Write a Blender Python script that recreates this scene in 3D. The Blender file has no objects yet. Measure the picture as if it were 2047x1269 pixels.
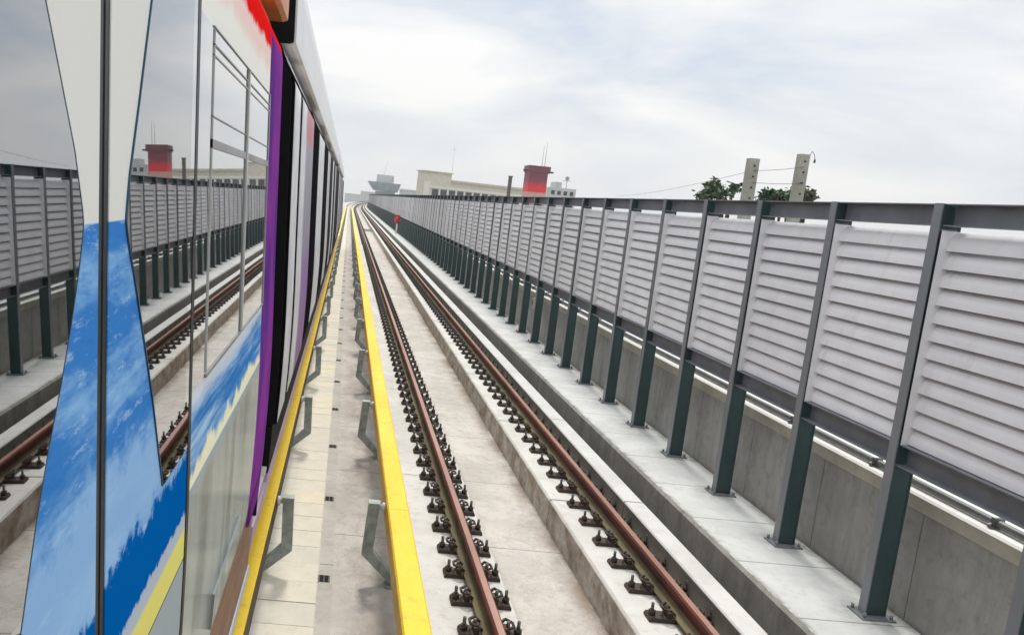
import bpy, math, random
import numpy as np
from mathutils import Matrix, Vector
random.seed(7)
S = bpy.context.scene
COL = S.collection
HAZE = .00045
H = 2.69                                   # eye height above the rail heads

# ------------------------------------------------------------------ camera frame
F, CX, CY = 1700., 735., 634.
def frame():
    d = np.array([(699-CX)/F, -(387-CY)/F, -1.])
    c, s = math.cos(.1), math.sin(.1)
    u = np.array([s, c, s*d[0]+c*d[1]]); u /= np.linalg.norm(u)
    d /= np.linalg.norm(d)
    return np.stack([np.cross(d, u), d, u])
M3 = frame()
def ray(x, y): return M3 @ np.array([(x-CX)/F, -(y-CY)/F, -1.])
def atY(x, y, Y):
    w = ray(x, y); return w*(Y/w[1]) + np.array([0, 0, H])
cd = bpy.data.cameras.new('camera'); cam = bpy.data.objects.new('camera', cd); COL.objects.link(cam)
m4 = Matrix([[*M3[0], 0], [*M3[1], 0], [*M3[2], H], [0, 0, 0, 1]])
cam.matrix_world = m4
cd.sensor_fit = 'HORIZONTAL'; cd.sensor_width = 36; cd.lens = F/2047*36
cd.shift_x = (1023.5-CX)/2047; cd.clip_start = .03; cd.clip_end = 6000
S.camera = cam

# ------------------------------------------------------------------ node helpers
class NT:
    def __init__(s, name):
        s.m = bpy.data.materials.new(name); s.m.use_nodes = True
        s.t = s.m.node_tree; s.t.nodes.clear()
        s.out = s.n('ShaderNodeOutputMaterial'); s._xyz = None
    def n(s, typ, **kw):
        x = s.t.nodes.new(typ)
        for k, v in kw.items(): setattr(x, k, v)
        return x
    def l(s, a, b): s.t.links.new(a, b)
    def set(s, sock, v):
        if isinstance(v, bpy.types.NodeSocket): s.l(v, sock)
        else:
            if isinstance(v, tuple) and len(v) == 3 and sock.type == 'RGBA': v = (*v, 1)
            sock.default_value = v
    def pos(s):
        if s._xyz is None:
            tc = s.n('ShaderNodeTexCoord'); s.obj = tc.outputs['Object']
            sp = s.n('ShaderNodeSeparateXYZ'); s.l(s.obj, sp.inputs[0]); s._xyz = sp.outputs
        return s._xyz
    def math(s, op, a, b=0., c=0., clamp=False):
        x = s.n('ShaderNodeMath', operation=op); x.use_clamp = clamp
        for i, v in enumerate((a, b, c)): s.set(x.inputs[i], v)
        return x.outputs[0]
    def mix(s, f, a, b, blend='MIX'):
        x = s.n('ShaderNodeMix', data_type='RGBA', blend_type=blend); x.clamp_factor = True
        s.set(x.inputs[0], f); s.set(x.inputs[6], a); s.set(x.inputs[7], b); return x.outputs[2]
    def step(s, v, lo, hi):                # smooth 0..1 between lo and hi
        x = s.n('ShaderNodeMapRange', interpolation_type='SMOOTHSTEP'); s.set(x.inputs[0], v)
        x.inputs[1].default_value = lo; x.inputs[2].default_value = hi; return x.outputs[0]
    def band(s, v, a, b, w): return s.math('MULTIPLY', s.step(v, a-w, a+w), s.math('SUBTRACT', 1., s.step(v, b-w, b+w)))
    def noise(s, scale=5., detail=4., rough=.6, stretch=None, dist=0.):
        s.pos(); x = s.n('ShaderNodeTexNoise'); v = s.obj
        if stretch:
            mp = s.n('ShaderNodeMapping'); s.l(v, mp.inputs[0]); mp.inputs['Scale'].default_value = stretch; v = mp.outputs[0]
        s.l(v, x.inputs['Vector']); x.inputs['Scale'].default_value = scale
        x.inputs['Detail'].default_value = detail; x.inputs['Roughness'].default_value = rough; x.inputs['Distortion'].default_value = dist
        return x.outputs['Fac']
    def joint(s, axis, period, width, off=0.):          # 1 on joint lines
        v = s.math('ADD', s.pos()[axis], 1000*period-off)
        v = s.math('MODULO', v, period)
        v = s.math('ABSOLUTE', s.math('SUBTRACT', v, period/2))
        return s.math('GREATER_THAN', v, period/2-width/2)
    def bsdf(s, col, rough=.6, metal=0., spec=.5, bump=None, bstr=.2, bdist=.01, **kw):
        b = s.n('ShaderNodeBsdfPrincipled')
        s.set(b.inputs['Base Color'], col); s.set(b.inputs['Roughness'], rough); s.set(b.inputs['Metallic'], metal)
        b.inputs['Specular IOR Level'].default_value = spec
        for k, v in kw.items(): s.set(b.inputs[k], v)
        if bump is not None:
            bp = s.n('ShaderNodeBump'); bp.inputs['Strength'].default_value = bstr; bp.inputs['Distance'].default_value = bdist
            s.l(bump, bp.inputs['Height']); s.l(bp.outputs[0], b.inputs['Normal'])
        s.l(b.outputs[0], s.out.inputs[0]); return s.m

def concrete(name, a, b, dirt=(.2, .17, .13), amt=.5, joint=None, bumpy=.25, streak=False, extra=None, fine=90.):
    t = NT(name)
    n1 = t.noise(1.3, 5, .65); n2 = t.noise(fine, 3, .7); n3 = t.noise(9., 6, .7)
    c = t.mix(t.step(n1, .35, .65), a, b)
    c = t.mix(t.math('MULTIPLY', t.step(n3, .48, .75), amt), c, dirt)
    c = t.mix(t.math('MULTIPLY', t.step(n2, .5, .8), .25), c, tuple(x*.7 for x in a))
    if streak:
        n4 = t.noise(4., 6, .75, (.5, 1.6, .3)); c = t.mix(t.math('MULTIPLY', t.step(n4, .42, .68), .7 if streak is True else streak), c, tuple(x*.55 for x in a))
    if joint:
        for (ax, p, w, off) in joint: c = t.mix(t.math('MULTIPLY', t.joint(ax, p, w, off), .8), c, (.1, .095, .085))
    if extra: c = extra(t, c)
    return t.bsdf(c, .85, spec=.3, bump=t.math('ADD', n2, t.math('MULTIPLY', n3, 1.5)), bstr=bumpy, bdist=.01)
def paint(name, col, rough=.45, var=.25, scale=6., dirt=None, metal=0., spec=.4, stretch=None, rnd=0., streaks=None):
    t = NT(name); n = t.noise(scale, 5, .65, stretch)
    if rnd:
        oi = t.n('ShaderNodeObjectInfo'); n = t.math('ADD', n, t.math('MULTIPLY', t.math('SUBTRACT', oi.outputs['Random'], .5), rnd))
    c = t.mix(t.step(n, .3, .7), tuple(x*(1-var) for x in col), tuple(min(1, x*(1+var*.4)) for x in col))
    if dirt:
        n2 = t.noise(scale*4, 6, .75, stretch); c = t.mix(t.math('MULTIPLY', t.step(n2, .5, .75), .6), c, dirt)
    if streaks:
        n3 = t.noise(11., 5, .7, (1, 1, .08)); n4 = t.noise(1.7, 3, .6)
        c = t.mix(t.math('MULTIPLY', t.math('MULTIPLY', t.step(n3, .5, .72), t.step(n4, .42, .6)), .55), c, streaks)
    return t.bsdf(c, rough, metal, spec, bump=n, bstr=.05)

# ------------------------------------------------------------------ mesh builder
YC, RAD = 150., 3200.
def bend(y): return 0. if y < YC else (y-YC)**2/(2*RAD)
LONG = [-9, 0, 10, 20, 40, 60, 80, 100, 120, 140] + list(range(150, 441, 10))
class MB:
    def __init__(s): s.v = []; s.f = []; s.mi = []; s.sm = []
    def quad(s, pts, mi=0, sm=False):
        b = len(s.v); s.v += [tuple(map(float, p)) for p in pts]; s.f.append(tuple(range(b, b+len(pts)))); s.mi.append(mi); s.sm.append(sm); return s
    def box(s, x0, x1, y0, y1, z0, z1, mi=0):
        b = len(s.v); s.v += [(x0,y0,z0),(x1,y0,z0),(x1,y1,z0),(x0,y1,z0),(x0,y0,z1),(x1,y0,z1),(x1,y1,z1),(x0,y1,z1)]
        for q in ((0,3,2,1),(4,5,6,7),(0,1,5,4),(1,2,6,5),(2,3,7,6),(3,0,4,7)): s.f.append(tuple(b+i for i in q)); s.mi.append(mi); s.sm.append(False)
        return s
    def prism(s, prof, ys, mi=0, closed=True, curve=False, sm=False, dx=None, caps=True, mis=None):
        b = len(s.v); n = len(prof)
        for y in ys:
            o = bend(y) if curve else 0.
            s.v += [(p[0]+o, y, p[1]) for p in prof]
        for j in range(len(ys)-1):
            for i in range(n if closed else n-1):
                k = (i+1) % n
                s.f.append((b+j*n+i, b+j*n+k, b+(j+1)*n+k, b+(j+1)*n+i)); s.mi.append(mis[i] if mis else mi); s.sm.append(sm)
        if closed and caps:
            s.f.append(tuple(b+i for i in range(n))); s.mi.append(mi); s.sm.append(False)
            e = b+(len(ys)-1)*n; s.f.append(tuple(e+i for i in reversed(range(n)))); s.mi.append(mi); s.sm.append(False)
        return s
    def tube(s, a, c, r0, r1=None, n=8, mi=0, sm=True):
        r1 = r0 if r1 is None else r1; a = Vector(a); c = Vector(c); d = (c-a).normalized()
        e = d.orthogonal().normalized(); g = d.cross(e); b = len(s.v)
        for p, r in ((a, r0), (c, r1)):
            for i in range(n):
                t = 2*math.pi*i/n; s.v.append(tuple(p+e*(r*math.cos(t))+g*(r*math.sin(t))))
        for i in range(n):
            k = (i+1) % n; s.f.append((b+i, b+k, b+n+k, b+n+i)); s.mi.append(mi); s.sm.append(sm)
        s.f.append(tuple(b+i for i in reversed(range(n)))); s.mi.append(mi); s.sm.append(False)
        s.f.append(tuple(b+n+i for i in range(n))); s.mi.append(mi); s.sm.append(False)
        return s
    def path(s, pts, r, n=8, mi=0):
        for a, c in zip(pts, pts[1:]): s.tube(a, c, r, r, n, mi)
        return s
    def add(s, o, dx=0, dy=0, dz=0):
        b = len(s.v); s.v += [(x+dx, y+dy, z+dz) for x, y, z in o.v]; s.f += [tuple(b+i for i in q) for q in o.f]; s.mi += o.mi; s.sm += o.sm; return s
    def mesh(s, name, mats, org=(0, 0, 0), fixn=True):
        me = bpy.data.meshes.new(name)
        me.from_pydata([(x-org[0], y-org[1], z-org[2]) for x, y, z in s.v], [], s.f)
        for m in (mats if isinstance(mats, (list, tuple)) else [mats]): me.materials.append(m)
        me.polygons.foreach_set('material_index', s.mi); me.polygons.foreach_set('use_smooth', s.sm)
        if fixn:
            import bmesh
            bm = bmesh.new(); bm.from_mesh(me); bmesh.ops.recalc_face_normals(bm, faces=bm.faces); bm.to_mesh(me); bm.free()
        me.update(); return me
def link(name, data, parent=None, loc=(0, 0, 0)):
    o = bpy.data.objects.new(name, data); COL.objects.link(o); o.location = loc
    if parent: o.parent = parent
    return o
def tag(o, label=None, cat=None, group=None, kind=None):
    for k, v in (('label', label), ('category', cat), ('group', group), ('kind', kind)):
        if v: o[k] = v
    return o
def obj(name, mb, mats, parent=None, org=None, fixn=True):
    """mesh in world coordinates -> object whose origin is org (or its parent's origin)"""
    if parent is not None:
        w = parent; o = Vector((0, 0, 0))
        while w: o = o+w.location; w = w.parent
        return link(name, mb.mesh(name, mats, o, fixn), parent)
    org = org or (0, 0, 0)
    return link(name, mb.mesh(name, mats, org, fixn), None, org)
def empty(name, loc, label, cat, group=None):
    o = link(name, None, None, loc); o.empty_display_size = .2; return tag(o, label, cat, group)
def struct(name, mb, mats): return tag(obj(name, mb, mats), kind='structure')
def chamf(x0, x1, z0, z1, c): return [(x0, z0), (x1, z0), (x1, z1-c), (x1-c, z1), (x0+c, z1), (x0, z1-c)]

# ------------------------------------------------------------------ materials
def deck_extra(t, c):
    x = t.pos()[0]; n = t.noise(2.2, 6, .7, (1., .5, 1.)); n2 = t.noise(14., 6, .75)
    st = t.math('MULTIPLY', t.band(x, .28, .62, .12), t.step(n, .4, .62))
    c = t.mix(t.math('MULTIPLY', st, .55), c, (.27, .2, .15))
    n5 = t.noise(6., 6, .75, (2.5, .35, 1)); rs = t.math('MULTIPLY', t.band(x, 1.5, 1.66, .05), t.step(n5, .42, .6))
    c = t.mix(t.math('MULTIPLY', rs, .55), c, (.26, .15, .09))
    n6 = t.noise(1.1, 7, .8); c = t.mix(t.math('MULTIPLY', t.band(n6, .49, .5, .004), .35), c, (.16, .14, .12))
    st2 = t.math('MULTIPLY', t.step(x, 2.12, 2.34), t.step(n, .36, .6))
    c = t.mix(t.math('MULTIPLY', st2, .75), c, (.2, .14, .085))
    st3 = t.math('MULTIPLY', t.step(x, 1.75, 2.34), t.step(n2, .52, .66))
    return t.mix(t.math('MULTIPLY', st3, .5), c, (.22, .2, .16))
m_deck = concrete('deck_concrete', (.5, .465, .415), (.62, .58, .525), (.33, .27, .21), .5, [(1, 1.9, .012, .1)], extra=deck_extra)
m_strip = concrete('strip_concrete', (.47, .44, .39), (.56, .53, .48), (.3, .26, .2), .5, [(1, 3.5, .015, .0)])
m_slab = concrete('slab_concrete', (.7, .645, .52), (.79, .74, .62), (.5, .44, .33), .35)
m_plinth = concrete('plinth_concrete', (.57, .55, .5), (.68, .66, .61), (.36, .3, .23), .5)
def face_dirt(t, c):
    z = t.pos()[2]; n = t.noise(3., 6, .7, (1, 1, 1.2))
    g = t.math('MULTIPLY', t.math('SUBTRACT', 1., t.step(z, -.235, -.2)), t.step(n, .25, .6))
    c = t.mix(t.math('MULTIPLY', g, .75), c, (.27, .2, .13))
    g = t.math('MULTIPLY', t.step(n, .5, .7), t.math('SUBTRACT', 1., t.step(z, -.24, -.2)))
    return t.mix(t.math('MULTIPLY', g, .6), c, (.12, .13, .08))
m_plinth2 = concrete('plinth_dirty_concrete', (.6, .58, .53), (.7, .68, .63), (.42, .36, .28), .35, extra=face_dirt)
def kerb_shade(t, c):
    z = t.pos()[2]; n = t.noise(2.5, 6, .7)
    g = t.math('SUBTRACT', 1., t.step(z, -.045, -.028))  # shaded kerb sides painted in: dark everywhere below the bright top
    return t.mix(g, c, t.mix(t.step(n, .35, .65), (.15, .15, .125), (.23, .2, .16)))
m_kerb = concrete('kerb_concrete', (.6, .59, .55), (.69, .68, .64), (.44, .42, .36), .4, extra=kerb_shade)
m_gut = concrete('gutter_concrete', (.3, .29, .25), (.38, .365, .32), (.15, .15, .11), .6, streak=.5)
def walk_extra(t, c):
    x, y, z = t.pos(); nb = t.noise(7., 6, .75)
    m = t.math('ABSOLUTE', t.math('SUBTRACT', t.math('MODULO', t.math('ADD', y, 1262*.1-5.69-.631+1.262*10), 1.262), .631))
    dd = t.math('MULTIPLY', t.math('SUBTRACT', 1., t.step(m, .08, .3)), t.step(x, 3.7, 3.95))  # contact shade round the post bases, painted in as blotchy dirt
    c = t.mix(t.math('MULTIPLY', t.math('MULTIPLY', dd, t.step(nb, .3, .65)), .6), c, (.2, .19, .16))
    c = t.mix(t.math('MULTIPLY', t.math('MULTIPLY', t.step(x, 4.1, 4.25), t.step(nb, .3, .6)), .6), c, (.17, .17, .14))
    c = t.mix(t.math('MULTIPLY', t.math('SUBTRACT', 1., t.step(x, 3.4, 3.47)), t.step(nb, .4, .6)), c, (.22, .22, .19))
    n = t.noise(3.5, 6, .7); return t.mix(t.math('MULTIPLY', t.step(n, .55, .75), .35), c, (.45, .5, .46))
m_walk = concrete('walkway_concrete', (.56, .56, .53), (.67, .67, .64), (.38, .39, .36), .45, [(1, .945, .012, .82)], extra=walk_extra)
m_wall = concrete('parapet_concrete', (.31, .305, .285), (.39, .385, .355), (.17, .165, .14), .5, streak=.33)
m_cope = concrete('coping_concrete', (.76, .75, .7), (.84, .83, .79), (.5, .48, .38), .25)
m_post = paint('steel_grey_paint', (.2, .21, .225), .4, .2, 3., (.14, .165, .165), stretch=(1, 1, .3), rnd=.4, streaks=(.1, .1, .09))
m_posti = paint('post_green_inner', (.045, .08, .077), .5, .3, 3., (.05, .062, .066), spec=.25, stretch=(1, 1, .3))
m_beam = paint('beam_grey_paint', (.2, .21, .23), .45, .2, 3.)
m_louv = paint('louvre_light_grey', (.83, .825, .84), .45, .08, 3., (.72, .72, .72), rnd=.5, streaks=(.6, .59, .56))
m_pipe = paint('galvanised_pipe', (.17, .175, .175), .4, .2, 8., metal=.4)
m_galv = paint('galvanised_bracket', (.36, .4, .36), .5, .35, 12., (.2, .26, .21), metal=.1)
m_white = paint('white_porcelain', (.75, .74, .7), .25, .1)
def yellow():
    t = NT('yellow_cover'); n = t.noise(1.2, 4, .6, (2, .35, 1)); n2 = t.noise(40., 4, .7, (1, .1, 1))
    c = t.mix(t.step(n, .3, .7), (.9, .58, .02), (.94, .67, .06))
    c = t.mix(t.math('MULTIPLY', t.step(n2, .5, .8), .3), c, (.95, .74, .3))
    n3 = t.noise(7., 6, .75); c = t.mix(t.math('MULTIPLY', t.step(n3, .52, .72), .5), c, (.4, .27, .07))
    n4 = t.noise(28., 4, .8, (1, .12, 1)); c = t.mix(t.math('MULTIPLY', t.step(n4, .62, .72), .5), c, (.3, .22, .1))
    return t.bsdf(c, .5, spec=.3)
m_yel = yellow()
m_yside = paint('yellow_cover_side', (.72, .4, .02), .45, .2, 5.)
m_yshade = paint('cover_shade_side', (.075, .05, .022), .6, .4, 5.)  # shade under the left cover, painted as a dark brown side face
m_steel = paint('dark_contact_rail', (.09, .07, .06), .45, .3, 8., metal=.5)
def rail_mat(name, a, b, c2, rough):
    t = NT(name); n = t.noise(3., 6, .7, (1, .25, 1)); n2 = t.noise(60., 4, .7)
    c = t.mix(t.step(n, .3, .7), a, b); c = t.mix(t.math('MULTIPLY', t.step(n2, .5, .75), .6), c, c2)
    return t.bsdf(c, rough, .15, .4, bump=n2, bstr=.15, bdist=.004)
m_rail = rail_mat('rail_rust', (.17, .045, .028), (.085, .027, .018), (.03, .018, .013), .7)
m_rtop = rail_mat('rail_head_rust', (.46, .27, .2), (.34, .17, .12), (.2, .085, .055), .35)
m_web = rail_mat('rail_web_dust', (.2, .17, .09), (.1, .075, .04), (.05, .035, .022), .8)
m_fast = rail_mat('fastener_iron', (.035, .028, .022), (.065, .045, .032), (.14, .06, .03), .6)
m_bolt = paint('bolt_steel', (.12, .125, .11), .4, .4, 30., metal=.5)
m_black = paint('matt_black', (.008, .008, .009), .7, .2, spec=.15)
m_dark = paint('rubber_seal', (.014, .016, .017), .45, .3, 12., spec=.4)
m_seal2 = paint('seal_brown', (.06, .04, .028), .4, .4, 20., spec=.5)

# ------------------------------------------------------------------ ground, deck, plinths, kerb, walkway
g = MB(); g.quad([(-900, -300, -9), (900, -300, -9), (900, 1600, -9), (-900, 1600, -9)])
struct('ground', g, concrete('ground_pale', (.3, .31, .28), (.42, .41, .38), (.2, .24, .17), .6, fine=.3))
g = MB(); g.prism([(-5.2, -.5), (-5.2, -1.6), (4.55, -1.6), (4.55, -.56), (3.36, -.56), (3.19, -.56), (3.19, -.5)], LONG, curve=True)
struct('deck', g, m_deck)
g = MB(); g.prism([(.047, -.494), (.047, -.6), (.163, -.6), (.163, -.494)], LONG, curve=True); struct('drain_strip', g, m_strip)
g = MB(); g.prism([(-5, -.6), (-.44, -.6), (-.44, -.497), (-5, -.497)], LONG, curve=True); struct('track_bed', g, m_strip)
def segs(p, start, end): 
    y = start
    while y < end: yield y, y+p; y += p
def segmented(prof, p, start, gap):
    g = MB()
    for a, b in segs(p, start, 430): g.prism(prof, [a+gap/2, b-gap/2] if b < YC else [a, b], curve=True)
    return g
struct('rail_plinth', segmented(chamf(.78, 1.5, -.52, -.2, .012), 4.05, 8.75-4.05*5, .012), m_plinth)
struct('rail_plinth', segmented(chamf(2.345, 2.972, -.52, -.2, .02), 3.1, 8.35-3.1*6, .03), m_plinth2)
struct('kerb', segmented(chamf(2.975, 3.175, -.52, -.02, .012), 3.1, 7.97-3.1*6, .022), m_kerb)
g = MB(); g.prism([(3.18, -.52), (3.38, -.52), (3.38, -.44), (3.18, -.44)], LONG, curve=True); struct('gutter', g, m_gut)
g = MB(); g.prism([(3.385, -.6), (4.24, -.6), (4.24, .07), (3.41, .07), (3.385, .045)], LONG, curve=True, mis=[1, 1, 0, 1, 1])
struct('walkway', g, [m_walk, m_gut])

# loose cover slabs along the cable trough
SP = .356
def slab_mb(L=SP): 
    b = MB(); b.prism(chamf(-.475, .04, 0, .03, .006), [.003, L-.004]); return b
sm_ = [slab_mb().mesh('trench_cover', m_slab)]
for k, (a, b2) in enumerate((((.74, .66, .5), (.82, .76, .61)), ((.64, .6, .5), (.75, .71, .6)))):
    me = slab_mb().mesh('trench_cover', concrete('slab_concrete_tone', a, b2, (.5, .46, .36), .3)); sm_.append(me)
ys0 = 5.87-SP*8
for k in range(300):
    o = link('trench_cover', sm_[random.choice((0, 0, 1, 2))], None, (0, ys0+k*SP, -.5+random.uniform(-.002, .003)))
    tag(o, 'pale cream concrete slab in the row between the train and the drain strip', 'cover slab', 'cream cover slabs in a row over the cable trough')
g = MB(); s0 = slab_mb(.35)
for k in range(300, 480):
    y = ys0+k*SP; g.add(s0, bend(y), y, -.5)
tag(obj('trench_cover', g, m_slab), 'far run of pale cream slabs beside the train', 'cover slabs', kind='stuff')
gr = MB().box(-.034, -.004, -.055, .055, 0, .004).box(.006, .036, -.055, .055, 0, .004).box(-.048, .05, -.066, .066, -.02, -.0015, 1)
gm = gr.mesh('drain_inlet', [m_black, paint('inlet_rim', (.16, .13, .1), .8)])
for k in range(24):
    tag(link('drain_inlet', gm, None, (.09, 6.72+(k-1)*1.88, -.491)), 'small dark drain inlet sunk in the grey strip beside the cream slabs', 'drain inlet', 'drain inlets along the strip')

# ------------------------------------------------------------------ rails
def rail_prof(x):
    h = [(-.075, -.16), (.075, -.16), (.075, -.148), (.02, -.13), (.009, -.115), (.009, -.066), (.035, -.05), (.036, -.014), (.023, -.001), (-.023, -.001),
         (-.036, -.014), (-.035, -.05), (-.009, -.066), (-.009, -.115), (-.02, -.13), (-.075, -.148)]
    return [(a+x, b) for a, b in h]
RM = [2, 2, 2, 2, 0, 0, 0, 0, 1, 0, 0, 0, 0, 2, 2, 2]
def fastener(h):
    b = MB()
    b.prism([(-h, -.2), (h, -.2), (h, -.18), (h-.015, -.165), (-h+.015, -.165), (-h, -.18)], [-.065, .065])
    for s in (-1, 1):
        b.box(min(s*.085, s*.125), max(s*.085, s*.125), -.05, .05, -.165, -.125)
        b.tube((s*(h-.035), 0, -.17), (s*(h-.035), 0, -.075), .013, .012, 8, 1)
        b.tube((s*(h-.035), 0, -.165), (s*(h-.035), 0, -.13), .026, .026, 6)
        b.path([(s*.07, -.055, -.135), (s*.105, -.07, -.1), (s*.15, -.03, -.105), (s*.15, .03, -.105), (s*.105, .07, -.1), (s*.07, .055, -.135)], .011, 6)
        b.tube((s*.115, 0, -.14), (s*.115, 0, -.082), .014, .012, 6, 1)
    return b
for X, y0, lab in ((1.245, 5.9, 'rusty brown rail beside the yellow third rail cover'), (2.755, 5.9, 'rusty brown rail beside the raised white kerb')):
    fmesh = fastener(.222 if X < 2 else .258).mesh('fastener', [m_fast, m_bolt])
    r = empty('rail', (X, 0, -.16), lab, 'rail', 'rusty running rails')
    b = MB(); b.prism(rail_prof(X), LONG, curve=True, mis=RM); obj('rail_bar', b, [m_rail, m_rtop, m_web], r)
    for k in range(100):
        o = link('fastener', fmesh, r, (0, y0-.46*3+k*.46, .16)); o.rotation_euler.z = random.uniform(-.02, .02)
    b = MB(); far = MB().box(-.25, .25, -.07, .07, -.2, -.165).box(-.2, -.18, -.012, .012, -.165, -.08).box(.18, .2, -.012, .012, -.165, -.08)
    for k in range(100, 900):
        y = y0-.46*3+k*.46; b.add(far, X+bend(y), y, 0)
    tag(obj('fastener', b, m_fast, r), kind='stuff')

# ------------------------------------------------------------------ third rails
def third_rail(x0, x1, side, yb, lab):
    """x0..x1 cover top; side=-1: bracket on the left of the cover"""
    r = empty('third_rail', ((x0+x1)/2, 0, -.5), lab, 'third rail', 'third rails under yellow covers')
    e = x0 if side < 0 else x1                      # bracket side edge
    f = x1 if side < 0 else x0
    s = side
    lo = .125 if s < 0 else .1
    prof = [(e+s*.012, lo), (e, .236), (e-s*.012, .25), (f+s*.012, .25), (f, .238), (f, .1), (f+s*.006, .1), (f+s*.006, .235), (e-s*.01, .235), (e+s*.004, lo)]
    for k in range(34):
        a = 6.49-4.8*3+k*4.8
        ys = [a+.002, a+4.796]
        b = MB(); b.prism(prof, ys, curve=True, mis=[1, 0, 0, 0, 1, 1, 1, 1, 1, 1]); obj('cover', b, [m_yel, m_yside if s < 0 else m_yshade], r)
    c = (x0+x1)/2
    b = MB(); b.prism([(c-.04, .03), (c+.04, .03), (c+.04, .06), (c+.012, .08), (c+.012, .15), (c+.035, .17), (c+.035, .2), (c-.035, .2), (c-.035, .17), (c-.012, .15), (c-.012, .08), (c-.04, .06)], LONG, curve=True)
    obj('contact_rail', b, m_steel, r)
    def bracket():
        t = MB(); w = .045
        o = e+s*.05; i2 = o+s*.09; bd = .02
        # gooseneck channel: up-right arm, elbow, foot leaning back under the rail
        out = [(i2, .2), (i2+s*bd, -.235), (e-s*.13, -.5)]
        inn = [(o, .2), (o+s*bd, -.2), (e-s*.21, -.5)]
        for a, c2 in ((0, 1), (1, 2)):
            t.prism([inn[a], out[a], out[c2], inn[c2]], [-w, w])
        t.prism([(o-s*.004, .2), (i2+s*.004, .2), (i2+s*.004, .212), (o-s*.004, .212)], [-w-.004, w+.004])
        t.box(min(e-s*.06, e-s*.3), max(e-s*.06, e-s*.3), -.08, .08, -.5, -.485)
        return t
    def insul():
        t = MB(); y = 0
        t.tube((e-s*.03, 0, .17), (e+s*.05, 0, .17), .022, .022, 10); t.tube((e+s*.005, 0, .17), (e+s*.03, 0, .17), .04, .04, 10)
        return t
    bm_ = bracket().mesh('bracket', m_galv, ((x0+x1)/2, 0, -.5)); im = insul().mesh('insulator', m_white, ((x0+x1)/2, 0, -.5))
    for k in range(44):
        y = yb+(k-2)*3.45
        o = link('bracket', bm_, r, (bend(y), y, 0)); link('insulator', im, o)
    return r
third_rail(.54, .715, -1, 6.72, 'bright yellow third rail cover between concrete strip and first rusty rail')
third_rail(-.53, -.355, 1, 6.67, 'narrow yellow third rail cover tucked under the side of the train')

# ------------------------------------------------------------------ noise barrier
PX, PITCH, PY0 = 3.955, 1.262, 5.69
fb = empty('noise_barrier', (PX, 0, .07), 'long light grey louvred noise barrier on dark steel posts along the walkway', 'noise barrier')
def post_mb():
    b = MB(); w = .041
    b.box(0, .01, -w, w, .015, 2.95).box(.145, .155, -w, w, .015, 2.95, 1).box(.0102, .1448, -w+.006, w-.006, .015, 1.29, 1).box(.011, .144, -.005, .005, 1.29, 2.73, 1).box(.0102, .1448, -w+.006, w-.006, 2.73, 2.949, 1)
    b.box(-.045, .2, -.1, .1, 0, .014)
    for x in (-.02, .175):
        for y in (-.075, .075): b.tube((x, y, .014), (x, y, .045), .012, .012, 6)
    for z in (2.77, 1.13): b.box(.02, .135, -w+.004, w-.004, z, z+.01)
    return b
def panel_mb(L):
    b = MB(); y0, y1 = .052, L-.052; z0, z1 = 1.29, 2.758; n = 12; st = (z1-z0)/n
    sec = [(.034, .001), (.036, .02), (.041, .045), (.05, .07), (.063, .095), (.077, .113), (.09, .126)]
    for k in range(n):
        base = z0+k*st; pr = [(x+.03, base+z*st/.1225) for x, z in sec]
        pr2 = [(x+.006, z+.001) for x, z in reversed(pr)]
        b.prism(pr+pr2, [y0, y1], sm=False)
    b.box(.018, .143, y0-.006, y0, z0-.01, z1+.012).box(.018, .143, y1, y1+.006, z0-.01, z1+.012)
    b.box(.132, .143, y0, y1, z0-.01, z1+.004)
    return b
def beam_mb(L, z0, z1):
    b = MB(); y0, y1 = .044, L-.044
    b.box(.092, .1, y0, y1, z0+.008, z1-.008).box(.022, .1, y0, y1, z0, z0+.0079).box(.022, .1, y0, y1, z1-.0079, z1)
    return b
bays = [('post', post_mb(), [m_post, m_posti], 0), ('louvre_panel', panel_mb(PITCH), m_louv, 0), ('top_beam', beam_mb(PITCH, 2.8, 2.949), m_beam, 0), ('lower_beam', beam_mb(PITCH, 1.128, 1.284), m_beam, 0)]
NB, K0, KN = 100, -7, 330
for nm, mb, mat, _ in bays:
    me = mb.mesh(nm, mat)
    for k in range(NB):
        y = PY0+(k+K0)*PITCH; o = link(nm, me, fb, (bend(y)+(random.uniform(-.004, .004) if 'pan' in nm else 0), y, 0))
        if nm == 'post': o.rotation_euler = (random.uniform(-.003, .003), random.uniform(-.002, .002), random.uniform(-.02, .02))
        if nm == 'louvre_panel': o.rotation_euler = (random.uniform(-.0025, .0025), random.uniform(-.002, .002), random.uniform(-.003, .003))
    rest = MB()
    for k in range(NB+K0, KN):
        y = PY0+k*PITCH; rest.add(mb, PX+bend(y), y, .07)
    tag(obj(nm, rest, mat, fb, fixn=True), kind='stuff')

# parapet wall, coping, pipe rail
pw = empty('parapet_wall', (4.3, 0, .07), 'stained grey concrete parapet wall with white coping behind the barrier posts', 'wall')
b = MB()
for a, c in segs(PITCH, PY0-.02-PITCH*10, 430):
    b.prism(chamf(4.26, 4.56, .0, .862, .001), [a+.005, c-.005] if c < YC else [a, c], curve=True)
b.prism([(4.275, 0), (4.55, 0), (4.55, .86), (4.275, .86)], LONG, curve=True)
obj('wall_panel', b, m_wall, pw)
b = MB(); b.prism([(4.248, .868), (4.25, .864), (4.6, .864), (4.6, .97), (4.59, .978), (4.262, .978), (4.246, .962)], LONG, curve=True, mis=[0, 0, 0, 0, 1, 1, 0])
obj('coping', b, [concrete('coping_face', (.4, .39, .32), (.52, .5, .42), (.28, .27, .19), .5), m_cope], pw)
hr = empty('pipe_rail', (4.35, 0, .98), 'thin grey metal pipe rail lying along the white wall coping', 'pipe rail')
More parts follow.
